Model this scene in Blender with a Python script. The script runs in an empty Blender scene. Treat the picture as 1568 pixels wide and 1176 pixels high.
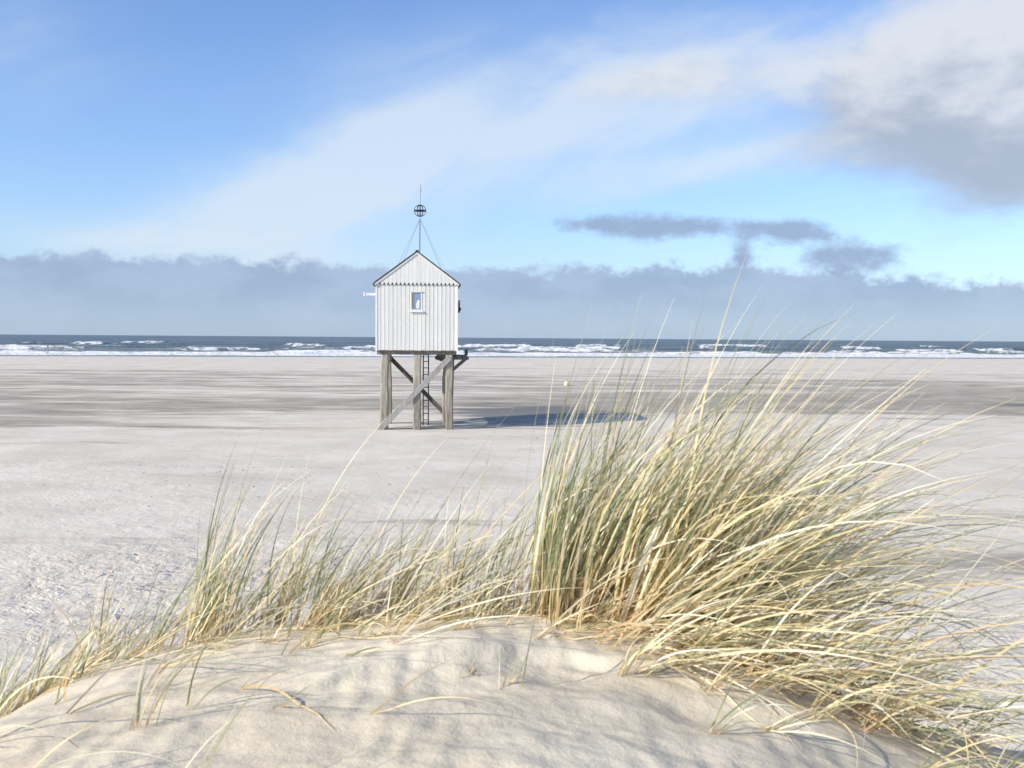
import bpy, bmesh, math, random
import numpy as np
from mathutils import Vector, Matrix
random.seed(7); rng=np.random.default_rng(7)
scene=bpy.context.scene
F=1524.0; CAMZ=3.4

# ---------------------------------------------------------------- helpers
_tab=rng.random((256,256))
def vnoise(x,y):
    x=np.asarray(x,float);y=np.asarray(y,float)
    xi=np.floor(x).astype(int);yi=np.floor(y).astype(int)
    fx=x-xi;fy=y-yi
    fx=fx*fx*fx*(fx*(fx*6-15)+10);fy=fy*fy*fy*(fy*(fy*6-15)+10)
    a=_tab[xi&255,yi&255];b=_tab[(xi+1)&255,yi&255];c=_tab[xi&255,(yi+1)&255];d=_tab[(xi+1)&255,(yi+1)&255]
    return (a*(1-fx)+b*fx)*(1-fy)+(c*(1-fx)+d*fx)*fy
def fbm(x,y,o=4,g=0.5):
    s=0;a=1;t=0
    for i in range(o):
        s=s+a*vnoise(x*2**i+17.3*i,y*2**i+5.1*i);t+=a;a*=g
    return s/t
def sstep(a,b,x):
    t=np.clip((x-a)/(b-a),0,1);return t*t*(3-2*t)
def grid_mesh(name,X,Y,Z,attrs=None):
    ny,nx=X.shape
    co=np.stack([X,Y,Z],-1).reshape(-1,3).astype(np.float32)
    idx=np.arange(ny*nx).reshape(ny,nx)
    q=np.stack([idx[:-1,:-1],idx[:-1,1:],idx[1:,1:],idx[1:,:-1]],-1).reshape(-1,4)
    me=bpy.data.meshes.new(name)
    me.vertices.add(len(co));me.vertices.foreach_set('co',co.ravel())
    me.loops.add(q.size);me.loops.foreach_set('vertex_index',q.ravel().astype(np.int32))
    me.polygons.add(len(q));me.polygons.foreach_set('loop_start',(np.arange(len(q))*4).astype(np.int32))
    me.polygons.foreach_set('loop_total',np.full(len(q),4,np.int32))
    me.polygons.foreach_set('use_smooth',np.ones(len(q),bool))
    me.update(calc_edges=True)
    for k,v in (attrs or {}).items():
        a=me.attributes.new(k,'FLOAT','POINT');a.data.foreach_set('value',v.ravel().astype(np.float32))
    ob=bpy.data.objects.new(name,me);scene.collection.objects.link(ob);return ob

class NT:
    def __init__(s,tree): s.t=tree;s.n=tree.nodes;s.l=tree.links
    def node(s,typ,**kw):
        nd=s.n.new(typ)
        for k,v in kw.items(): setattr(nd,k,v)
        return nd
    def put(s,sock,v):
        if isinstance(v,bpy.types.NodeSocket): s.l.new(v,sock)
        elif v is not None:
            if hasattr(sock.default_value,'__len__') and not hasattr(v,'__len__'): v=[v]*len(sock.default_value)
            if hasattr(v,'__len__') and len(sock.default_value)==4 and len(v)==3: v=(*v,1)
            sock.default_value=v
    def M(s,op,a,b=None,c=None,clamp=False):
        nd=s.node('ShaderNodeMath',operation=op);nd.use_clamp=clamp
        s.put(nd.inputs[0],a)
        if b is not None:s.put(nd.inputs[1],b)
        if c is not None:s.put(nd.inputs[2],c)
        return nd.outputs[0]
    def noise(s,vec,scale,detail=4,rough=0.5,dist=0.0,col=False):
        nd=s.node('ShaderNodeTexNoise')
        if vec is not None:s.put(nd.inputs['Vector'],vec)
        nd.inputs['Scale'].default_value=scale;nd.inputs['Detail'].default_value=detail
        nd.inputs['Roughness'].default_value=rough;nd.inputs['Distortion'].default_value=dist
        return nd.outputs['Color' if col else 'Fac']
    def comb(s,x,y,z=0.0):
        nd=s.node('ShaderNodeCombineXYZ')
        for i,v in enumerate((x,y,z)): s.put(nd.inputs[i],v)
        return nd.outputs[0]
    def sep(s,v):
        nd=s.node('ShaderNodeSeparateXYZ');s.l.new(v,nd.inputs[0]);return nd.outputs
    def smooth(s,x,a,b,lo=0.0,hi=1.0):
        nd=s.node('ShaderNodeMapRange',interpolation_type='SMOOTHSTEP')
        s.put(nd.inputs[0],x);s.put(nd.inputs[1],a);s.put(nd.inputs[2],b);s.put(nd.inputs[3],lo);s.put(nd.inputs[4],hi)
        return nd.outputs[0]
    def mix(s,f,a,b,blend='MIX'):
        nd=s.node('ShaderNodeMix',data_type='RGBA',blend_type=blend)
        s.put(nd.inputs[0],f);s.put(nd.inputs[6],a);s.put(nd.inputs[7],b);return nd.outputs[2]
    def scalev(s,v,sc):
        nd=s.node('ShaderNodeVectorMath',operation='MULTIPLY');s.put(nd.inputs[0],v);s.put(nd.inputs[1],sc);return nd.outputs[0]
    def bump(s,h,strength,dist,normal=None):
        nd=s.node('ShaderNodeBump');s.put(nd.inputs['Height'],h);nd.inputs['Strength'].default_value=strength
        nd.inputs['Distance'].default_value=dist
        if normal is not None:s.l.new(normal,nd.inputs['Normal'])
        return nd.outputs[0]
def new_mat(name):
    m=bpy.data.materials.new(name);m.use_nodes=True
    nt=NT(m.node_tree);return m,nt,m.node_tree.nodes['Principled BSDF']

# ---------------------------------------------------------------- camera
cam=bpy.data.cameras.new('camera');cam.lens=35;cam.sensor_width=36;cam.clip_end=60000;cam.clip_start=0.05
cam.dof.use_dof=True;cam.dof.focus_distance=30;cam.dof.aperture_fstop=9
co=bpy.data.objects.new('camera',cam);scene.collection.objects.link(co)
co.matrix_world=Matrix.Translation((0,0,CAMZ))@Matrix.Rotation(math.radians(90-2.65),4,'X')@Matrix.Rotation(math.radians(0.40),4,'Z')
scene.camera=co
# ---------------------------------------------------------------- light
SUN_EL=math.radians(31);dirx,diry=0.85,0.527
sl=bpy.data.lights.new('sun','SUN');sl.energy=5.0;sl.angle=math.radians(0.6);sl.color=(1.0,0.93,0.80)
so=bpy.data.objects.new('sun',sl);scene.collection.objects.link(so)
so.rotation_euler=Vector((dirx*math.cos(SUN_EL),diry*math.cos(SUN_EL),-math.sin(SUN_EL))).to_track_quat('-Z','Y').to_euler()
so.location=(-20,-20,30)
# ---------------------------------------------------------------- sky (world)
w=bpy.data.worlds.new('World');scene.world=w;w.use_nodes=True
w.cycles.sampling_method='MANUAL';w.cycles.sample_map_resolution=256
nt=NT(w.node_tree);nt.n.clear()
sky=nt.node('ShaderNodeTexSky',sky_type='NISHITA');sky.sun_disc=False;sky.sun_elevation=SUN_EL
sky.sun_rotation=math.atan2(-dirx,-diry)%(2*math.pi);sky.air_density=1.0;sky.dust_density=0.6;sky.ozone_density=2.0
tc=nt.node('ShaderNodeTexCoord');nrm=nt.node('ShaderNodeVectorMath',operation='NORMALIZE');nt.l.new(tc.outputs['Generated'],nrm.inputs[0])
x,y,z=nt.sep(nrm.outputs[0])
az=nt.M('ARCTAN2',x,y);el=nt.M('ARCSINE',z)
def P(px,py):
    a=math.atan((px-784)/F);v=(512+px*11/1568-py)/F
    return a,math.atan(v*math.cos(a))
M=nt.M
wv=nt.noise(nt.comb(M('MULTIPLY',az,5.0),M('MULTIPLY',el,9.0),1.3),1.0,3,0.55,col=True)
wx,wy,wz=nt.sep(wv)
azw=M('MULTIPLY_ADD',M('SUBTRACT',wx,0.5),0.12,az);elw=M('MULTIPLY_ADD',M('SUBTRACT',wy,0.5),0.07,el)
puff=nt.noise(nt.comb(M('MULTIPLY',az,14.0),M('MULTIPLY',el,26.0),4.0),1.0,5,0.58)
puffb=nt.noise(nt.comb(M('MULTIPLY',az,34.0),M('MULTIPLY',el,58.0),9.0),1.0,5,0.6)
def blob(px,py,rx,ry,rot=0.0,A=None,E=None):
    ac,ec=P(px,py);A=A or azw;E=E or elw
    da=M('SUBTRACT',A,ac);de=M('SUBTRACT',E,ec);c,s_=math.cos(rot),math.sin(rot)
    u=M('DIVIDE',M('MULTIPLY_ADD',de,s_,M('MULTIPLY',da,c)),rx/F)
    v=M('DIVIDE',M('SUBTRACT',M('MULTIPLY',de,c),M('MULTIPLY',da,s_)),ry/F)
    return M('EXPONENT',M('MULTIPLY',M('MULTIPLY_ADD',u,u,M('MULTIPLY',v,v)),-1.0))
def ssum(l):
    r=l[0]
    for k in l[1:]: r=M('ADD',r,k)
    return r
ca,sa=math.cos(0.36),math.sin(0.36)
su=M('MULTIPLY_ADD',el,sa,M('MULTIPLY',az,ca));sv=M('SUBTRACT',M('MULTIPLY',el,ca),M('MULTIPLY',az,sa))
st=nt.noise(nt.comb(M('MULTIPLY',su,3.5),M('MULTIPLY',sv,10.0),2.0),1.0,5,0.55,0.8)
st2=nt.noise(nt.comb(M('MULTIPLY',su,8.0),M('MULTIPLY',sv,20.0),8.0),1.0,4,0.6,0.5)
cir=ssum([blob(430,315,230,80,0.40),blob(740,215,280,95,0.25),blob(560,260,180,70,0.35),M('MULTIPLY',blob(1130,240,190,26,0.12),0.95),
          M('MULTIPLY',blob(1200,90,300,80,0.1),0.6),M('MULTIPLY',blob(340,385,320,34,0.0),0.8),M('MULTIPLY',blob(60,70,130,100,0.3),0.5),
          M('MULTIPLY',blob(600,90,300,60,0.2),0.32),M('MULTIPLY',blob(950,170,200,75,0.2),0.6),M('MULTIPLY',blob(950,290,260,25,0.15),0.35)])
cird=M('MULTIPLY',cir,nt.smooth(M('MULTIPLY_ADD',M('SUBTRACT',st2,0.5),0.35,st),0.28,0.70,0.50,1.08))
cird=nt.smooth(cird,0.0,1.2,0.0,0.78)
haze=nt.smooth(el,0.22,0.0,0.0,0.35)
azh=M('MULTIPLY_ADD',M('SUBTRACT',wx,0.5),0.06,az);elh=M('MULTIPLY_ADD',M('SUBTRACT',wy,0.5),0.035,el)
cum=ssum([blob(1490,160,235,115,-0.1,azh,elh),M('MULTIPLY',blob(1360,150,180,90,0.1,azh,elh),0.6),M('MULTIPLY',blob(1540,50,180,90,0,azh,elh),0.7),M('MULTIPLY',blob(1010,128,140,34,0.1,azh,elh),0.80),M('MULTIPLY',blob(1535,275,115,55,0,azh,elh),0.65)])
cumd=nt.smooth(M('MULTIPLY_ADD',M('SUBTRACT',puff,0.5),1.0,cum),0.12,1.08,0.0,0.92)
azs=M('MULTIPLY_ADD',M('SUBTRACT',wx,0.5),0.02,az);els=M('MULTIPLY_ADD',M('SUBTRACT',wz,0.5),0.012,el)
sm=ssum([blob(1000,352,125,21,0.0,azs,els),blob(1200,356,62,17,0,azs,els),blob(1298,394,80,27,0,azs,els),M('MULTIPLY',blob(1130,396,18,22,0,azs,els),.85),M('MULTIPLY',blob(900,345,50,10,0,azs,els),.5)])
smd=nt.smooth(M('MULTIPLY_ADD',M('SUBTRACT',puffb,0.5),1.3,sm),0.22,0.90,0.0,0.88)
top=nt.smooth(az,0.25,0.50,P(784,404)[1],P(1568,440)[1])
lump=nt.noise(nt.comb(M('MULTIPLY',az,24.0),M('MULTIPLY',el,30.0),3.0),1.0,6,0.64)
topn=M('MULTIPLY_ADD',M('SUBTRACT',lump,0.50),0.052,M('MULTIPLY_ADD',M('SUBTRACT',wx,0.5),0.02,top))
dtop=M('SUBTRACT',topn,el)
bankd=nt.smooth(dtop,-0.003,0.008,0.0,0.88)
bankd=M('MULTIPLY',bankd,nt.smooth(el,0.0,0.05,0.80,1.0))
bcol=nt.mix(nt.smooth(el,0.003,0.06),(0.40,0.53,0.69),(0.33,0.435,0.63))
bcol=nt.mix(nt.smooth(puff,0.38,0.65,0.0,0.50),bcol,(0.46,0.58,0.78))
bcol=nt.mix(nt.smooth(dtop,0.010,0.0,0.0,0.30),bcol,(0.60,0.71,0.90))
base=nt.mix(1.0,sky.outputs[0],(0.138,0.158,0.195),'MULTIPLY')
c=nt.mix(haze,base,(0.47,0.66,0.93))
c=nt.mix(cird,c,(0.72,0.82,0.93))
cumc=nt.mix(nt.smooth(M('MULTIPLY_ADD',M('SUBTRACT',puff,0.5),0.22,el),P(1450,250)[1],P(1450,50)[1]),(0.43,0.49,0.60),(0.77,0.80,0.85))
c=nt.mix(cumd,c,cumc)
c=nt.mix(bankd,c,bcol)
c=nt.mix(smd,c,(0.33,0.42,0.61))
bg=nt.node('ShaderNodeBackground');nt.l.new(c,bg.inputs[0]);bg.inputs[1].default_value=1.0
ow=nt.node('ShaderNodeOutputWorld');nt.l.new(bg.outputs[0],ow.inputs[0])

# ---------------------------------------------------------------- sand
def sand_shader(name,kind):
    m,n,b=new_mat(name)
    tc=n.node('ShaderNodeTexCoord');p=tc.outputs['Object'];X,Y,Z=n.sep(p)
    if kind=='dune':
        big=n.noise(p,1.6,3,0.5);fine=n.noise(p,380,2,0.7);mid=n.noise(p,22,4,0.65)
        col=n.mix(n.smooth(big,0.3,0.7),(0.69,0.60,0.45),(0.78,0.70,0.55))
        col=n.mix(n.smooth(fine,0.3,0.72),col,n.mix(1.0,col,(0.76,0.74,0.71),'MULTIPLY'))
        rp=n.node('ShaderNodeTexWave');rp.bands_direction='X';rp.inputs['Scale'].default_value=3.6;rp.inputs['Distortion'].default_value=6.0;rp.inputs['Detail'].default_value=2;rp.inputs['Detail Scale'].default_value=1.0
        n.l.new(n.scalev(p,(1.0,0.55,0.0)),rp.inputs[0])
        msk=n.smooth(n.noise(p,2.3,2,0.5),0.42,0.60,0.15,1.0)
        nb=n.bump(n.M('MULTIPLY',rp.outputs['Fac'],msk),0.8,0.0045)
        nb=n.bump(mid,0.6,0.012,nb);nb=n.bump(fine,0.45,0.002,nb)
    else:
        at=n.node('ShaderNodeAttribute');at.attribute_name='wet';wet=at.outputs['Fac']
        st=n.noise(n.comb(n.M('MULTIPLY',X,0.03),n.M('MULTIPLY',Y,0.14),0),1.0,6,0.62,1.0)
        st2=n.noise(n.comb(n.M('MULTIPLY',X,0.16),n.M('MULTIPLY',Y,0.8),3.0),1.0,5,0.65,0.7)
        k=n.M('ADD',wet,n.M('MULTIPLY_ADD',n.M('SUBTRACT',st,0.5),2.8,n.M('MULTIPLY',n.M('SUBTRACT',st2,0.5),2.4)))
        k=n.smooth(k,0.18,0.82)
        big=n.noise(p,0.35,5,0.65)
        dry=n.mix(n.smooth(big,0.3,0.7),(0.62,0.545,0.44),(0.735,0.660,0.550))
        damp=n.mix(n.smooth(big,0.3,0.7),(0.32,0.280,0.222),(0.46,0.405,0.33))
        col=n.mix(k,dry,damp)
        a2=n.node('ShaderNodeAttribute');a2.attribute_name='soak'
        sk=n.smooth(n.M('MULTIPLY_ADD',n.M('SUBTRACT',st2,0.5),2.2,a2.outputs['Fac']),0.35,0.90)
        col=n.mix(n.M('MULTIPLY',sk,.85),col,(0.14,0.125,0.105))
        a3=n.node('ShaderNodeAttribute');a3.attribute_name='lump'
        l1=n.noise(p,2.6,4,0.62,0.4)
        rp=n.node('ShaderNodeTexWave');rp.bands_direction='DIAGONAL';rp.inputs['Scale'].default_value=4.2;rp.inputs['Distortion'].default_value=7.0;rp.inputs['Detail'].default_value=3;rp.inputs['Detail Scale'].default_value=0.8
        n.l.new(p,rp.inputs[0])
        h=n.M('MULTIPLY',l1,n.M('MULTIPLY_ADD',a3.outputs['Fac'],0.13,0.026))
        a4=n.node('ShaderNodeAttribute');a4.attribute_name='ripple'
        h=n.M('MULTIPLY_ADD',rp.outputs['Fac'],a4.outputs['Fac'],h)
        nb=n.bump(h,0.9,1.0)
        n.put(b.inputs['Roughness'],n.smooth(sk,0,1,0.95,0.5))
    n.l.new(col,b.inputs['Base Color']);n.l.new(nb,b.inputs['Normal'])
    if kind=='dune': b.inputs['Roughness'].default_value=0.95
    b.inputs['Specular IOR Level'].default_value=0.12
    return m

_cx=np.array([-9,-5,-3,-2.3,-1.65,-1.33,-1.12,-0.8,-0.39,0.0,0.35,0.66,1.08,1.65,2.4,3.2,5,9])
_cz=np.array([0.2,.65,1.35,1.80,2.17,2.37,2.45,2.50,2.54,2.54,2.51,2.45,2.30,2.16,1.97,1.65,.7,.2])
_fx=np.linspace(-9,9,1801);_fz=np.interp(_fx,_cx,_cz);_kk=np.hanning(41);_kk/=_kk.sum()
_fz=np.convolve(np.pad(_fz,20,mode='edge'),_kk,'valid')
def dune_h(x,y):
    x=np.asarray(x,float);y=np.asarray(y,float)
    xe=x*(1-0.10*(3.2-np.clip(y,0,4)))
    z=np.interp(xe,_fx,_fz)
    crest=3.32+0.25*(fbm(x*0.9+3,y*0+2.5,3)-0.5)-0.10*np.abs(x)
    t=(y-crest)/0.22
    z=z-0.60*0.22*np.logaddexp(0,np.clip(t,-40,200))
    z=z-0.10*np.clip(2.0-y,0,6)**1.2*0.5
    z=z+0.11*(fbm(x*1.3+9,y*1.5+4,3)-0.5)+0.045*(fbm(x*3.2+1+y,y*5+2,4)-0.5)
    r=y-(2.45+0.20*np.sin(x*2.2+0.5)+0.16*fbm(x*3,y*0,3))
    z=z+0.034*sstep(-0.02,0.03,r)*np.exp(-np.clip(r,0,9)/0.22)*sstep(-0.75,-0.3,x)*(1-sstep(0.2,0.6,x))
    z=z+0.06*np.exp(-((x-0.45)/0.45)**2-((y-3.2)/0.35)**2)
    return z
Yv=np.concatenate([np.linspace(-5,1.3,80)[:-1],np.linspace(1.3,4.2,300)[:-1],np.linspace(4.2,12,100)])
tx=np.linspace(-1,1,700);xs=9*(0.28*tx+0.72*tx**3)
X,Y=np.meshgrid(xs,Yv)
dune=grid_mesh('sand_dune',X,Y,dune_h(X,Y))
dune.data.materials.append(sand_shader('dune_sand','dune'))

tx=np.linspace(-1,1,560);xs=5*np.sinh(tx*7.4)
ys=np.concatenate([-60+np.linspace(0,1,20)*66,6+np.cumsum(0.07*1.0125**np.arange(380)),])
ys=np.concatenate([ys,np.linspace(ys[-1]+5,900,30)])
X,Y=np.meshgrid(xs,ys);S=Y-0.22*X
def beach_rel(X,Y):
    return 0.20*(fbm(X*0.12,Y*0.16,4)-0.5)*(1-sstep(60,120,Y))+0.04*(fbm(X*0.9,Y*1.3,4)-0.5)*(1-sstep(25,45,Y))
Z=-1.6*sstep(140,300,S)-0.6*sstep(300,600,S)+beach_rel(X,Y)
def band(a,b,c,d,v): return sstep(a,b,v)*(1-sstep(c,d,v))
Yw=Y+12*(fbm(X/30+5,Y/25,3)-.5)*sstep(30,50,Y)+8*(fbm(X/9+2,Y/9,3)-.5)*sstep(18,30,Y)
wet=0.10+0.40*band(40,58,80,110,Yw)+0.34*band(31,37,50,62,Yw)
wet+=0.36*band(44,52,62,78,Yw)*sstep(4,22,X)
wet-=0.50*band(29,32,40,48,Yw-0.15*X)*sstep(4,12,X)*(1-sstep(22,34,X))
wet-=0.18*band(22,26,30,34,Yw)
wet+=0.45*band(13.0,14,15.6,17,Y+(fbm(X,Y,3)-.5)*2)*sstep(2.5,5,X)
wet-=0.2*sstep(105,130,Y)
wet+=1.0*band(198,204,240,260,S)
# faint tyre tracks of a beach vehicle
for (xa,ya,xb_,yb_) in ((-60,72,40,118),(-40,60,-8,44),(8,52,60,88)):
    L_=math.hypot(xb_-xa,yb_-ya);nx,ny=-(yb_-ya)/L_,(xb_-xa)/L_
    dd=(X-xa)*nx+(Y-ya)*ny+2.0*np.sin(X/14);al=((X-xa)*(xb_-xa)+(Y-ya)*(yb_-ya))/L_**2
    for of in (-.9,.9): wet+=0.35*np.exp(-((dd-of)/.45)**2)*sstep(0,.1,al)*(1-sstep(.9,1,al))
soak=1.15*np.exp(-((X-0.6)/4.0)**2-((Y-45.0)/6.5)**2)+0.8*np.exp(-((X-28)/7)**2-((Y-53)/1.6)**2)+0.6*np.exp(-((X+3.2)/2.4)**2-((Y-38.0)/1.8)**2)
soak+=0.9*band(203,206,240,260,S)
lump=1.0*np.exp(-((X+5.0)/3.0)**2-((Y-13.0)/3.0)**2)+0.9*np.exp(-((X-5.5)/3.0)**2-((Y-10.0)/2.2)**2)+0.2*(1-sstep(20,36,Y))*sstep(.4,.6,fbm(X/4,Y/4,3))
ripple=0.0032*np.exp(-((X+9)/3.5)**2-((Y-17)/5)**2)*sstep(.38,.55,fbm(X/3+3,Y/3,3))+0.002*sstep(.5,.62,fbm(X/6,Y/6,3))*(1-sstep(14,22,Y))
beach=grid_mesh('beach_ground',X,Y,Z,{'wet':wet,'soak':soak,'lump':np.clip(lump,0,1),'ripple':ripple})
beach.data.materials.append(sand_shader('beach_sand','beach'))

# ---------------------------------------------------------------- sea
tx=np.linspace(-1,1,620);xs=np.where(np.abs(tx)<0.8,tx*300,np.sign(tx)*(240+ (np.exp((np.abs(tx)-0.8)*24)-1)*250))
ss=np.concatenate([196+np.cumsum(0.35*1.0042**np.arange(460))])
ss=np.concatenate([ss,ss[-1]+np.cumsum(3*1.09**np.arange(85))])
X,S=np.meshgrid(xs,ss);Y=S+0.22*np.clip(X,-600,600)
Z=np.full(X.shape,-0.45);foam=np.zeros(X.shape)
def breaker(s0,amp,L,seed,thr=0.40):
    global Z,foam
    c=s0+18*(fbm(X/60+seed,X*0+seed,3)-0.5)+4*(fbm(X/9+seed*2,X*0,3)-0.5)
    a=np.clip((fbm(X/22+seed*3.1,X*0+seed,4)-thr)/0.18,0,1)
    r=S-c
    prof=np.where(r<0,np.exp(-(r/1.2)**2),np.exp(-(r/L)**2))
    Z+=amp*(0.35+0.65*a)*prof*(.8+.5*fbm(X/3+seed,S*0,3))
    n=fbm(X/1.6+seed,S/1.0,4)
    foam+=a*np.where(r<0,np.exp(-(r/2.4)**2),np.exp(-(r/(L*0.33))**2))*(0.25+1.3*n)
    foam+=0.45*a*np.exp(-((r+5)/5.0)**2)*sstep(0.48,0.62,fbm(X/2.2+seed,S/1.4,4))
for s0,amp,L,sd,th in [(214,.3,4,6.7,.15),(223,.5,4,1.7,.25),(235,.7,4.5,2.9,.36),(250,.8,5,4.1,.44),(272,1.0,6,5.3,.45),(300,1.0,7,6.1,.45),(335,1.1,8,7.7,.47),(380,1.2,9,8.2,.50),(440,1.2,10,9.9,.53),(520,1.2,10,3.9,.56)]:
    breaker(s0,amp,L,sd,th)
Z+=0.45*(fbm(X/10,S/4,4)-0.5)*sstep(215,260,S)+0.5*(fbm(X/60,S/14,3)-0.5)*sstep(300,400,S)*(1-sstep(900,1500,S))
sh=fbm(X/14,X*0+3,4)
foam+=band(206,208,224,234,S+8*(sh-0.5))*(0.35+0.8*fbm(X/2,S/1.2,4))
Z[0]=-1.2
sea=grid_mesh('sea',X,Y,Z,{'foam':np.clip(foam,0,1.6)})
m,n,b=new_mat('sea_water')
tc=n.node('ShaderNodeTexCoord');p=tc.outputs['Object'];px_,py_,pz_=n.sep(p)
at=n.node('ShaderNodeAttribute');at.attribute_name='foam'
wn=n.noise(n.scalev(p,(0.4,1.2,1)),0.9,4,0.7)
f=n.smooth(n.M('MULTIPLY_ADD',n.M('SUBTRACT',wn,0.5),1.5,at.outputs['Fac']),0.45,1.0)
cap=n.noise(n.scalev(p,(0.06,0.12,1)),1.0,4,0.7);cap=n.M('MULTIPLY',n.smooth(cap,0.60,0.72),0.6)
f=n.M('MAXIMUM',f,cap)
big=n.noise(n.scalev(p,(0.012,0.05,1)),1.0,4,0.65)
wc=n.mix(n.smooth(big,0.35,0.65),(0.090,0.130,0.150),(0.18,0.225,0.24))
shal=n.smooth(n.M('MULTIPLY_ADD',px_,-0.22,py_),340,215)
wc=n.mix(n.M('MULTIPLY',shal,0.6),wc,(0.26,0.27,0.24))
n.l.new(n.mix(f,wc,(0.76,0.76,0.74)),b.inputs['Base Color'])
n.put(b.inputs['Roughness'],n.smooth(f,0,1,0.5,0.9));b.inputs['Specular IOR Level'].default_value=0.22
n.l.new(n.bump(n.noise(n.scalev(p,(0.6,1.4,1)),0.8,4,0.6),0.9,0.8),b.inputs['Normal'])
sea.data.materials.append(m)

# ---------------------------------------------------------------- box builder
class Parts:
    def __init__(s): s.v=[];s.f=[];s.c=[]
    def hexa(s,pts,tint=1.0):
        o=len(s.v);s.v+= [tuple(p) for p in pts]
        s.f+=[tuple(o+i for i in q) for q in ((0,3,2,1),(4,5,6,7),(0,1,5,4),(1,2,6,5),(2,3,7,6),(3,0,4,7))];s.c+=[tint]*8
    def box(s,x0,x1,y0,y1,z0,z1,tint=1.0):
        s.hexa([(x0,y0,z0),(x1,y0,z0),(x1,y1,z0),(x0,y1,z0),(x0,y0,z1),(x1,y0,z1),(x1,y1,z1),(x0,y1,z1)],tint)
    def beam(s,a,b,w,d,tint=1.0,up=(0,1,0)):
        a=Vector(a);b=Vector(b);t=(b-a).normalized();u=Vector(up)
        sd=t.cross(u).normalized();u=sd.cross(t).normalized()
        c=[(-w/2,-d/2),(w/2,-d/2),(w/2,d/2),(-w/2,d/2)]
        s.hexa([a+sd*i+u*j for i,j in c]+[b+sd*i+u*j for i,j in c],tint)
    def tube(s,pts,r,n=8,tint=1.0,close=False):
        pts=[Vector(p) for p in pts];N=len(pts);rings=[]
        for i,p in enumerate(pts):
            a=pts[(i-1)%N] if (close or i>0) else p;b=pts[(i+1)%N] if (close or i<N-1) else p
            t=(b-a).normalized();u=Vector((0,0,1)) if abs(t.z)<0.9 else Vector((1,0,0))
            sd=t.cross(u).normalized();u=sd.cross(t);o=len(s.v)
            for k in range(n):
                an=2*math.pi*k/n;s.v.append(tuple(p+sd*r*math.cos(an)+u*r*math.sin(an)));s.c.append(tint)
            rings.append(o)
        for i in range(N if close else N-1):
            a=rings[i];b=rings[(i+1)%N]
            for k in range(n): s.f.append((a+k,a+(k+1)%n,b+(k+1)%n,b+k))
        if not close:
            s.f.append(tuple(rings[0]+k for k in range(n))[::-1]);s.f.append(tuple(rings[-1]+k for k in range(n)))
    def build(s,name,mat,parent=None,bev=0.0):
        me=bpy.data.meshes.new(name);me.from_pydata(s.v,[],s.f);me.update()
        a=me.attributes.new('tint','FLOAT','POINT');a.data.foreach_set('value',np.array(s.c,np.float32))
        bm=bmesh.new();bm.from_mesh(me);bmesh.ops.recalc_face_normals(bm,faces=bm.faces);bm.to_mesh(me);bm.free()
        ob=bpy.data.objects.new(name,me);scene.collection.objects.link(ob);me.materials.append(mat)
        if parent:ob.parent=parent
        if bev:
            md=ob.modifiers.new('bevel','BEVEL');md.width=bev;md.segments=2;md.limit_method='ANGLE'
        return ob
def paint_mat(name,col,var=0.12,rough=0.6,grain=(6,6,0.8),dirt=0.25,dirtcol=(0.30,0.28,0.25),bumpd=0.004):
    m,n,b=new_mat(name);tc=n.node('ShaderNodeTexCoord');p=tc.outputs['Object']
    at=n.node('ShaderNodeAttribute');at.attribute_name='tint'
    g=n.noise(n.scalev(p,grain),2.0,5,0.65);g2=n.noise(n.scalev(p,grain),9.0,4,0.7)
    c=n.mix(n.smooth(g,0.25,0.75),tuple(k*(1-var) for k in col),tuple(min(1,k*(1+var)) for k in col))
    c=n.mix(n.smooth(g2,0.55,0.8,0,dirt),c,dirtcol)
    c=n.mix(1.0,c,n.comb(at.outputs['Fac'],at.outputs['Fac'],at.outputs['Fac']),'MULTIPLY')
    n.l.new(c,b.inputs['Base Color']);b.inputs['Roughness'].default_value=rough
    n.l.new(n.bump(g2,0.6,bumpd),b.inputs['Normal']);b.inputs['Specular IOR Level'].default_value=0.3
    return m
M_white=paint_mat('white_painted_boards',(0.73,0.72,0.67),0.06,0.6,dirt=0.18,dirtcol=(0.44,0.42,0.37))
M_dark=paint_mat('dark_roof_felt',(0.055,0.055,0.058),0.2,0.85)
M_post=paint_mat('weathered_post_timber',(0.40,0.36,0.295),0.4,0.9,dirt=0.85,dirtcol=(0.06,0.052,0.045),bumpd=0.02)
M_brace=paint_mat('grey_brace_timber',(0.34,0.325,0.30),0.25,0.85,dirt=0.4,dirtcol=(0.12,0.11,0.1),bumpd=0.01)
M_black=paint_mat('black_iron',(0.035,0.037,0.04),0.2,0.5)
M_steel=paint_mat('grey_metal',(0.30,0.31,0.33),0.1,0.45)
m,n,b=new_mat('window_glass');b.inputs['Base Color'].default_value=(0.25,0.33,0.45,1);b.inputs['Roughness'].default_value=0.08;M_glass=m
M_trim=paint_mat('white_trim',(0.78,0.78,0.76),0.04,0.5,dirt=0.05)
M_curt=paint_mat('window_blind',(0.30,0.25,0.18),0.1,0.9)

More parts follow.
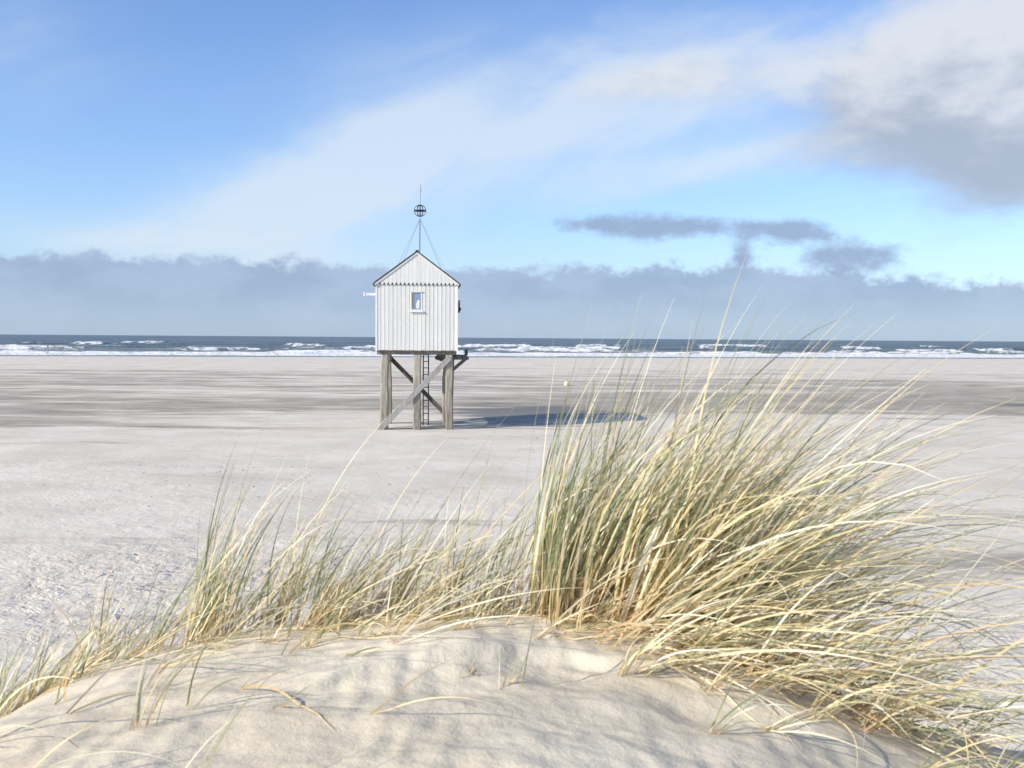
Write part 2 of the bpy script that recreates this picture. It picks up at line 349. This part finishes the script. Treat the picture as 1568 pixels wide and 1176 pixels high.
# ---------------------------------------------------------------- hut
hut=bpy.data.objects.new('beach_rescue_hut',None);scene.collection.objects.link(hut)
hut.location=(-3.54,36.95,0.0);hut.rotation_euler=(0,0,math.radians(5.0))
zb,ze,za=2.92,5.44,6.56;W=1.5;D=3.0
def roofz(x): return za-(za-ze)*abs(x)/W
pc=Parts();pc.box(-W+.02,W-.02,0.03,D-.03,zb+.01,ze-.03,0.8)
o=len(pc.v)
pc.v+=[(-W+.02,.03,ze-.03),(W-.02,.03,ze-.03),(0,.03,za-.06),(-W+.02,D-.03,ze-.03),(W-.02,D-.03,ze-.03),(0,D-.03,za-.06)];pc.c+=[.8]*6
pc.f+=[(o,o+1,o+2),(o+5,o+4,o+3),(o+1,o+4,o+5,o+2),(o+3,o,o+2,o+5)]
pc.build('inner_walls',M_white,hut)
wx0,wx1,wz0,wz1=-0.23,0.19,4.39,5.07
pf=Parts();nb=20;bw=2*W/nb
for side in (0,1):
    for i in range(nb):
        x0=-W+i*bw+.002;x1=x0+bw-.004;t=random.uniform(.93,1.03)
        yy=(0.0,0.03) if side==0 else (D-.03,D)
        off=random.uniform(-.003,.003)
        y0,y1=yy[0]+(off if side==0 else 0),yy[1]+(off if side==1 else 0)
        if side==0 and x1>wx0 and x0<wx1:
            if x0<wx0-.02: pf.box(x0,wx0-.001,y0,y1,wz0,wz1,t)
            if x1>wx1+.02: pf.box(wx1+.001,x1,y0,y1,wz0,wz1,t)
            pf.box(x0,x1,y0,y1,zb-random.uniform(0,.015),wz0-.002,t);pf.box(x0,x1,y0,y1,wz1+.002,ze,t)
        else: pf.box(x0,x1,y0,y1,zb-random.uniform(0,.015),ze,t)
        if i>0:
            xb=-W+i*bw
            if side==0 and wx0-.04<xb<wx1+.04:
                pf.box(xb-.010,xb+.010,y0-.008,y0-.0005,zb,wz0-.06,1.0);pf.box(xb-.010,xb+.010,y0-.008,y0-.0005,wz1+.04,ze-.12,1.0)
            elif side==0: pf.box(xb-.010,xb+.010,-.011,-.0045,zb,ze-.12,random.uniform(.96,1.04))
        xm=(x0+x1)/2;zt0=roofz(x0)-.05;zt1=roofz(x1)-.05
        if x0<0<x1: zt0=zt1=za-.05
        ya,yb=(-.055,-.022) if side==0 else (D+.022,D+.055)
        pf.hexa([(x0,ya,ze-.03),(x1,ya,ze-.03),(x1,yb,ze-.03),(x0,yb,ze-.03),(x0,ya,zt0),(x1,ya,zt1),(x1,yb,zt1),(x0,yb,zt0)],random.uniform(.95,1.03))
        pf.hexa([(xm-.028,ya,ze-.10),(xm+.028,ya,ze-.10),(xm+.028,yb,ze-.10),(xm-.028,yb,ze-.10),(x0+.008,ya,ze-.032),(x1-.008,ya,ze-.032),(x1-.008,yb,ze-.032),(x0+.008,yb,ze-.032)],1.0)
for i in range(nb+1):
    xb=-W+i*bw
    pf.box(max(-W,xb-.05),min(W,xb+.05),-.024,-.0125,ze-.095,ze-.031,.08)  # dark-tinted strip paints in the shadow between the gable teeth
for sx in (-1,1):
    for i in range(20):
        y0=.035+i*(D-.07)/20+.003;y1=y0+(D-.07)/20-.006;t=random.uniform(.93,1.03)
        xa,xb=sorted((sx*(W-.02),sx*(W+.012)));pf.box(xa,xb,y0,y1,zb-.01,ze-.02,t)
    xa,xb=sorted((sx*(W-.045),sx*(W+.022)));pf.box(xa,xb,-.02,.034,zb-.02,ze-.11,1.05)
pf.build('board_cladding',M_white,hut,0.003)
pr=Parts();pw=Parts()
for sx in (-1,1):
    e=W+.07;zE=roofz(e)
    A=[(0,-.10,za-.02),(sx*e,-.10,zE-.02),(sx*e,D+.10,zE-.02),(0,D+.10,za-.02)]
    B=[(p[0],p[1],p[2]+.055) for p in A]
    pr.hexa(A+B)
    A=[(sx*.002,-.085,za-.10),(sx*e*.985,-.085,zE-.085),(sx*e*.985,-.058,zE-.085),(sx*.002,-.058,za-.10)]
    B=[(p[0],p[1],p[2]+.077) for p in A];pw.hexa(A+B)
    xa,xb=sorted((sx*(e-.01),sx*(e+.05)));pr.box(xa,xb,-.09,D+.09,zE-.07,zE+.0,1.2)
pr.beam((0,-.11,za+.035),(0,D+.11,za+.035),.12,.03,1.0,up=(0,0,1))
pr.build('roof',M_dark,hut,0.004);pw.build('bargeboards',M_white,hut,0.003)
pw=Parts();fw=.035
pw.box(wx0,wx0+fw,-.012,.029,wz0,wz1);pw.box(wx1-fw,wx1,-.012,.029,wz0,wz1)
pw.box(wx0+fw,wx1-fw,-.012,.029,wz1-fw,wz1);pw.box(wx0+fw,wx1-fw,-.012,.029,wz0,wz0+fw)
pw.box(wx0-.05,wx1+.05,-.075,-.014,wz0-.055,wz0-.005,1.1);pw.box(wx0-.03,wx1+.03,-.045,-.014,wz1+.004,wz1+.03,1.0)
pw.build('window_frame',M_trim,hut,.003)
pg=Parts();pg.box(wx0+fw,wx1-fw,.012,.018,wz0+fw,wz1-fw);pg.build('window_glass',M_glass,hut)
pg=Parts();pg.box(wx0+fw+.003,wx0+.12,.004,.010,wz0+fw,wz1-fw);pg.build('window_blind',M_curt,hut)
pg=Parts()
for cx_,cz_,r_ in ((.03,4.62,.07),(.055,4.72,.055),(.03,4.52,.06)):
    o=len(pg.v);pg.v+=[(cx_+r_*math.cos(a),.008-.01*r_,cz_+r_*math.sin(a)) for a in np.linspace(0,2*math.pi,12,endpoint=False)];pg.c+=[1]*12;pg.f.append(tuple(range(o,o+12)))
pg.build('window_sticker',M_trim,hut)
pp=Parts()
pp.box(-W+.03,W-.03,.05,D-.05,zb-.05,zb+.008,.7)
for yy in (.22,1.5,D-.25): pp.box(-W+.02,W-.02,yy-.07,yy+.07,zb-.17,zb-.052,.65)
pp.build('floor_beams',M_post,hut,.006)
pp=Parts()
for (xx,yy,wd) in ((-1.19,.2,.30),(0.02,.2,.29),(1.2,.2,.28),(-1.14,D-.3,.25),(0.0,D-.3,.24),(1.12,D-.3,.25)):
    lean=random.uniform(-.02,.02)
    segs=9;prev=None
    for k in range(segs):
        z0=-.35+(zb-.17+.35)*k/segs;z1=-.35+(zb-.17+.35)*(k+1)/segs
        def ring(z):
            q=(z+.35)/3.1;h=wd/2*(1.06-.12*q)+.012*math.sin(z*5+xx*3+yy);ox=xx+lean*(1-q)+.01*math.sin(z*3+xx)
            cch=h*.28
            return [(ox-h+cch,yy-h,z),(ox+h-cch,yy-h,z),(ox+h,yy-h+cch,z),(ox+h,yy+h-cch,z),(ox+h-cch,yy+h,z),(ox-h+cch,yy+h,z),(ox-h,yy+h-cch,z),(ox-h,yy-h+cch,z)]
        if prev is None:
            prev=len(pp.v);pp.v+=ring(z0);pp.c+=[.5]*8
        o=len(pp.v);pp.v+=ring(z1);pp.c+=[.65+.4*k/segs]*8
        for j in range(8): pp.f.append((prev+j,prev+(j+1)%8,o+(j+1)%8,o+j))
        prev=o
    pp.f.append(tuple(prev+j for j in range(8)))
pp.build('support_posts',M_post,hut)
pb=Parts()
pb.beam((-1.42,.02,-.1),(1.22,.02,2.66),.20,.07)
pb.beam((-1.22,D-.12,2.72),(1.25,D-.12,.2),.17,.07,.4)  # rear brace: low tint puts its shade under the hut into the colour
pb.beam((-1.36,.3,.0),(-1.1,2.6,2.6),.06,.15,.6,up=(0,1,0))
pb.beam((1.37,2.6,.1),(1.37,.3,2.6),.06,.15,.6,up=(0,1,0))
pb.build('cross_braces',M_brace,hut,.006)
pl=Parts()
for lx in (.24,.44): pl.beam((lx,1.3,0),(lx,1.55,zb-.05),.045,.07,.9)
for k in range(11):
    z_=.22+k*.25;yy=1.3+.25*z_/zb;pl.tube([(.24,yy,z_),(.44,yy,z_)],.018,6)
pl.build('ladder',M_black,hut)
pl=Parts()
for k in range(8): pl.box(.75+k*.15,.75+k*.15+.13,1.55,2.95,zb-.24,zb-.205,.5)
pl.beam((.7,1.6,zb-.32),(2.0,1.6,zb-.32),.12,.1,.5);pl.beam((.7,2.8,zb-.32),(2.0,2.8,zb-.32),.12,.1,.5)
pl.beam((1.25,2.8,2.0),(1.9,2.8,zb-.36),.08,.08,.5);pl.beam((1.25,1.6,2.0),(1.9,1.6,zb-.36),.08,.08,.5)
pl.box(1.86,1.98,1.9,2.4,zb-.2,zb+.02,.5)
pl.tube([(.72,.9,2.62),(1.0,.95,2.52),(1.3,.95,2.62),(1.6,1.1,2.7)],.06,8,.4)
pl.build('rear_landing',M_brace,hut,.004)
pl=Parts();pl.box(W+.022,W+.10,.25,.42,4.33,4.70,1.0);pl.box(W+.05,W+.14,.27,.40,4.40,4.52,1.0);pl.tube([(W+.03,.33,4.7),(W+.10,.33,4.78)],.03,8)
pl.build('side_lantern',M_black,hut,.006)
pl=Parts();pl.box(-W-.46,-W-.03,.06,.09,4.93,5.02,1.0);pl.box(-W-.46,-W-.40,.04,.11,4.90,5.05,1.0);pl.tube([(-W-.03,.11,4.90),(-W-.25,.11,4.98)],.014,6)
pl.build('side_sign',M_trim,hut,.004)
ym=1.5;pm=Parts()
pm.tube([(0.08,ym,za),(0.09,ym,7.9)],.028,8);pm.tube([(0.09,ym,7.9),(0.11,ym,9.25)],.014,6)
pm.tube([(.115,ym,8.95),(.12,ym,9.1)],.022,6)
pm.build('mast',M_steel,hut)
pm=Parts();cz=8.25;R=.22
for an in (0,math.pi/3,2*math.pi/3):
    pm.tube([(.1+R*math.cos(t)*math.cos(an),ym+R*math.cos(t)*math.sin(an),cz+R*math.sin(t)) for t in np.linspace(0,2*math.pi,28,endpoint=False)],.014,6,1,True)
pm.tube([(.1+R*math.cos(t),ym+R*math.sin(t),cz) for t in np.linspace(0,2*math.pi,28,endpoint=False)],.022,6,1,True)
pm.tube([(.1,ym,cz-R),(.1,ym,cz+R)],.022,8);pm.tube([(.1-R,ym,cz),(.1+R,ym,cz)],.02,8)
pm.build('mast_globe',M_black,hut)
pm=Parts()
for (gx,gy) in ((-.72,.15),(1.1,.15),(-.72,D-.1),(1.1,D-.1)):
    pm.tube([(.1,ym,7.95),(gx,gy,roofz(gx)+.02)],.007,5)
pm.build('guy_wires',M_steel,hut)

# ---------------------------------------------------------------- marram grass
def gmat():
    m,n,b=new_mat('marram_grass_blades')
    at=n.node('ShaderNodeAttribute');at.attribute_name='col'
    b.inputs['Roughness'].default_value=0.45;b.inputs['Specular IOR Level'].default_value=0.5
    n.l.new(at.outputs['Color'],b.inputs['Base Color'])
    tr=n.node('ShaderNodeBsdfTranslucent');n.l.new(at.outputs['Color'],tr.inputs[0])
    mx=n.node('ShaderNodeMixShader');mx.inputs[0].default_value=0.28
    n.l.new(b.outputs[0],mx.inputs[1]);n.l.new(tr.outputs[0],mx.inputs[2])
    n.l.new(mx.outputs[0],m.node_tree.nodes['Material Output'].inputs[0]);return m
GM=gmat()
STRAW=[(.88,.73,.41),(.92,.81,.53),(.83,.66,.34),(.94,.88,.68),(.86,.73,.43),(.92,.84,.60),(.74,.55,.28)]
GREEN=[(.29,.34,.15),(.41,.43,.22),(.22,.28,.14),(.55,.53,.29)]
TAN=[(.60,.37,.17),(.70,.47,.24)]
class Grass:
    def __init__(s): s.v=[];s.f=[];s.c=[]
    def blade(s,x,y,L,azm,th0,bend,w,pal,nseg=10,curl=0.0):
        base=np.array([x,y,float(dune_h(x,y))-.015]);p=base.copy()
        c=np.array(random.choice(pal))*random.uniform(.78,1.08);tan=np.array(random.choice(TAN))
        rot=random.uniform(0,math.pi);tw=random.uniform(-1.5,1.5);ds=L/nseg;pw=random.uniform(0.9,1.6)
        pts=[];a=azm
        for i in range(nseg+1):
            t=i/nseg;th=th0+bend*t**pw;a=azm+curl*t
            d=np.array([math.sin(th)*math.cos(a),math.sin(th)*math.sin(a),math.cos(th)])
            u=np.cross(d,(0,0,1.0));nu=np.linalg.norm(u);u=u/nu if nu>1e-3 else np.array([0,1.,0])
            v=np.cross(d,u);r=rot+tw*t;sd=u*math.cos(r)+v*math.sin(r)
            ww=w*(0.55+0.45*min(1,t*5))*(1-t**1.7)**.9*.5+.0003
            pts.append((p.copy(),sd*ww,t))
            p=p+d*ds
        pz=np.array([q[0] for q in pts]);g=dune_h(pz[:,0],pz[:,1])
        for i,(q,sd,t) in enumerate(pts):
            if i>0 and q[2]<g[i]+.006: q[2]=g[i]+.006
            o=len(s.v);s.v.append(tuple(q-sd));s.v.append(tuple(q+sd))
            k=max(0,1-t*4.0);cc=c*(1-k)+tan*k*.9
            tip=max(0,(t-.75)*2.2);cc=cc*(1-tip)+np.array((.84,.73,.50))*tip
            s.c+= [(*cc,1)]*2
            if i>0: s.f.append((o-2,o-1,o+1,o))
    def tuft(s,x,y,nb,L,azm,th0,bend,r=.02,w=.0052,green=.4,sp=1.0):
        for k in range(nb):
            pal=GREEN if random.random()<green else STRAW
            s.blade(x+random.gauss(0,r),y+random.gauss(0,r),L*random.uniform(.5,1.12),azm+random.gauss(0,.36*sp),
                    max(.0,th0+random.gauss(0,.17*sp)),max(-.1,bend*random.uniform(.4,1.5)),w*random.uniform(.5,1.4),pal,10,random.gauss(0,.3))
    def build(s,name):
        me=bpy.data.meshes.new(name);me.from_pydata(s.v,[],s.f);me.update()
        a=me.color_attributes.new('col','FLOAT_COLOR','POINT');a.data.foreach_set('color',np.clip(np.array(s.c,np.float32),0,.95).ravel())
        me.polygons.foreach_set('use_smooth',np.ones(len(me.polygons),bool))
        ob=bpy.data.objects.new(name,me);scene.collection.objects.link(ob);me.materials.append(GM);return ob
R=math.radians
g=Grass()
for i in range(185):
    while True:
        a,b_=random.uniform(-1,1),random.uniform(-1,1)
        if a*a+b_*b_<1: break
    x=.44+.38*a;y=3.22+.26*b_;u=(a+1)/2
    th=R(12+24*u+random.gauss(0,9));be=R(random.uniform(22,66)+12*u)
    L=random.uniform(.66,1.14)*(.90+.28*u)
    s_green=.42 if a<-.4 else (.18 if random.random()<.7 else .5)
    g.tuft(x,y,random.randint(5,9),L,random.gauss(0.06,.36),th,be,.020,.0068,s_green)
for i in range(18):
    g.tuft(.13+random.gauss(0,.035),3.2+random.gauss(0,.1),6,random.uniform(.35,.75),random.gauss(.1,.5),R(random.uniform(0,14)),R(random.uniform(8,40)),.012,.005,.7)
for i in range(95):
    x=random.uniform(.2,1.1);y=random.uniform(2.65,3.15)
    g.tuft(x,y,random.randint(3,7),random.uniform(.4,.95),random.gauss(-.42,.40),R(random.uniform(40,76)),R(random.uniform(12,52)),.02,.0058,.18)
for i in range(80):
    g.tuft(random.uniform(.08,.95),random.uniform(2.85,3.12),4,random.uniform(.12,.38),random.gauss(-.3,.7),R(random.uniform(15,75)),R(random.uniform(10,60)),.02,.0052,.08)
for i in range(24):
    x=.35+random.gauss(0,.16);y=3.2+random.gauss(0,.1)
    g.blade(x,y,random.uniform(1.05,1.32),random.gauss(.1,.2),R(random.uniform(16,34)),R(random.uniform(15,42)),.0032,STRAW,12)
for i in range(60):
    x=.6+random.gauss(0,.2);y=3.15+random.gauss(0,.12)
    g.blade(x,y,random.uniform(.9,1.35),random.gauss(0,.35),R(random.uniform(30,58)),R(random.uniform(25,65)),.0030,STRAW,12)
for (x,y,L,t0,bn) in [(.02,3.3,.95,2,14),(.06,3.25,1.05,6,12),(.0,3.2,.8,14,20)]:
    g.blade(x,y,L,.1,R(t0),R(bn),.0036,GREEN,12)
g.build('marram_grass')
g=Grass()
def line(x0,x1,y0,y1,nt_,L0,L1,nb=(4,8),green=.45,th=(6,36),be=(20,75),w=.0047):
    for i in range(nt_):
        t=random.random();x=x0+(x1-x0)*t;y=y0+(y1-y0)*t+random.gauss(0,.08)
        g.tuft(x,y,random.randint(*nb),random.uniform(L0,L1),random.gauss(.1,.4),R(random.uniform(*th)),R(random.uniform(*be)),.026,w,green)
line(-1.42,-1.0,3.12,3.18,24,.24,.46,green=.35)
line(-1.04,-.94,3.2,3.25,14,.42,.74,green=.55,th=(0,16),be=(10,45))
line(-.98,-.62,3.18,3.26,25,.30,.64,green=.38)
line(-.66,-.36,3.18,3.28,27,.30,.60,green=.32)
line(-.38,.06,3.2,3.28,27,.25,.54,green=.42,th=(0,30))
line(-1.38,.1,2.95,3.18,85,.08,.24,green=.12,th=(10,72),w=.0048)
line(-1.25,.1,2.9,3.2,46,.35,.75,nb=(1,2),green=.1,th=(35,72),be=(5,45),w=.0042)
for (x,y,L,t0,bn) in [(-.99,3.2,.85,2,16),(-.96,3.2,.8,6,22),(-.42,3.25,1.0,24,22),(-.35,3.25,.9,20,40),(-.2,3.25,.85,30,25),(-.9,3.2,.75,22,40),(-.6,3.2,.9,28,30),(-1.1,3.15,.75,25,35),(-.3,3.2,1.0,38,20),(-.75,3.2,.85,15,35),(-.1,3.25,.8,15,35),(-.5,3.2,.7,8,40)]:
    g.blade(x,y,L,.1,R(t0),R(bn),.0034,STRAW,12)
g.build('marram_grass')
g=Grass()
for i in range(26):
    x=random.uniform(-1.68,-1.40);y=random.uniform(2.75,3.05)
    g.tuft(x,y,random.randint(4,8),random.uniform(.18,.46),random.gauss(.2,.5),R(random.uniform(0,40)),R(random.uniform(10,50)),.018,.0046,.4)
g.build('marram_grass')
g=Grass()
for (x,y,nb,L,th,be,gr) in [(-.85,2.22,5,.26,5,25,.4),(-.83,2.24,3,.36,12,60,.3),(-.78,2.35,4,.34,22,45,.6),(-.60,2.9,9,.07,5,20,0),(-.58,2.92,4,.20,40,40,.2),
        (-.10,2.52,7,.06,-5,25,.1),(-.01,2.45,4,.10,15,30,.3),(.02,2.45,3,.26,15,25,.5),(.30,2.6,9,.22,20,60,.2),(.33,2.62,9,.38,45,40,.2),(-.55,2.3,3,.3,55,45,.1),
        (-1.15,2.95,3,.5,50,45,.1),(-.75,2.95,3,.5,55,35,.1),(-.35,2.95,3,.45,55,35,.1),(-.65,2.8,2,.42,30,90,.1),(-.95,2.55,3,.4,45,70,.2),(-.3,2.2,2,.28,50,50,.1),
        (-1.0,2.7,3,.7,40,60,.1),(-1.1,2.4,3,.6,45,60,.1),(-.7,2.5,3,.6,48,55,.1),(-.35,2.75,4,.6,45,60,.1),(.05,2.8,4,.5,50,50,.1),(-1.25,2.8,4,.4,30,60,.2),
        (-1.25,2.3,4,.55,35,60,.2),(-1.3,2.0,5,.6,30,60,.2),(-1.0,1.9,4,.5,35,60,.2),(-1.5,2.3,6,.5,20,50,.3),(-.6,1.7,5,.35,30,60,.3),
        (-.9,2.75,3,.35,45,60,.2),(-.45,2.7,2,.3,50,50,.2),(.45,2.25,8,.25,35,60,.4),(.6,2.3,8,.32,45,50,.3),(.75,2.45,8,.4,50,40,.35),(.9,2.5,10,.42,50,45,.3),(.95,2.3,8,.3,50,45,.4),(1.1,2.6,10,.45,50,45,.3),(-1.2,2.6,3,.16,20,50,.3),(1.05,2.2,10,.3,40,50,.4),
        (1.25,2.7,8,.4,45,50,.3),(1.35,2.9,8,.4,40,55,.3),(1.2,2.45,8,.3,40,50,.3),(.5,2.55,9,.4,45,50,.3),(.65,2.6,9,.45,48,45,.3)]:
    g.tuft(x,y,nb,L,random.gauss(-.05,.3),R(th),R(be),.012,.0048,gr)
g.build('marram_grass')

# ---------------------------------------------------------------- small things on the beach
pd=Parts()
for i in range(80):
    if i<55: x=random.gauss(-6.2,2.0);y=26-0.75*abs(random.gauss(0,8))
    else: x=random.uniform(-14,14);y=random.uniform(14,34)
    if y<9: continue
    q=float(beach_rel(np.array(x),np.array(y)));a=random.uniform(0,6.3);l=random.uniform(.02,.06)
    pd.beam((x,y,q+.003),(x+l*math.cos(a),y+l*math.sin(a),q+random.uniform(.006,.02)),random.uniform(.008,.02),random.uniform(.008,.015),random.uniform(.8,2.2),up=(0,0,1))
pd.build('washed_up_debris',paint_mat('debris',(.18,.15,.115),.3,.9))
by=bpy.data.objects.new('yellow_buoy',None);scene.collection.objects.link(by);by.location=(3.95,72,-0.06)
M_y=paint_mat('yellow_plastic',(.78,.75,.48),.08,.45,dirt=.1)
pb=Parts();prof=[(0,.02),(.12,.0),(.17,.08),(.185,.18),(.15,.28),(.07,.33),(.04,.40)]
for i,(r,z_) in enumerate(prof):
    for k in range(16): pb.v.append((max(r,.002)*math.cos(k*math.pi/8),max(r,.002)*math.sin(k*math.pi/8),z_));pb.c.append(1)
    if i:
        for k in range(16): pb.f.append(((i-1)*16+k,(i-1)*16+(k+1)%16,i*16+(k+1)%16,i*16+k))
pb.f.append(tuple(6*16+k for k in range(16)));pb.build('float_body',M_y,by)
pb=Parts();pb.tube([(.05*math.cos(t),0,.44+.05*math.sin(t)) for t in np.linspace(0,6.28,14,endpoint=False)],.012,6,1,True);pb.build('lifting_eye',M_black,by)
def pole(x,y,h):
    e=bpy.data.objects.new('beach_marker_pole',None);scene.collection.objects.link(e);e.location=(x,y,-.4)
    q=Parts();q.tube([(0,0,-.3),(0,0,h)],.06,8);q.build('pole_shaft',M_brace,e)
    q=Parts();q.tube([(0,0,h),(0,0,h+.35)],.12,10);q.build('pole_top',paint_mat('red_paint',(.45,.10,.07),.1,.5),e)
pole(-83,178,1.6);pole(80,196,1.5)
scene.view_settings.view_transform='Standard';scene.view_settings.look='None';scene.view_settings.exposure=0
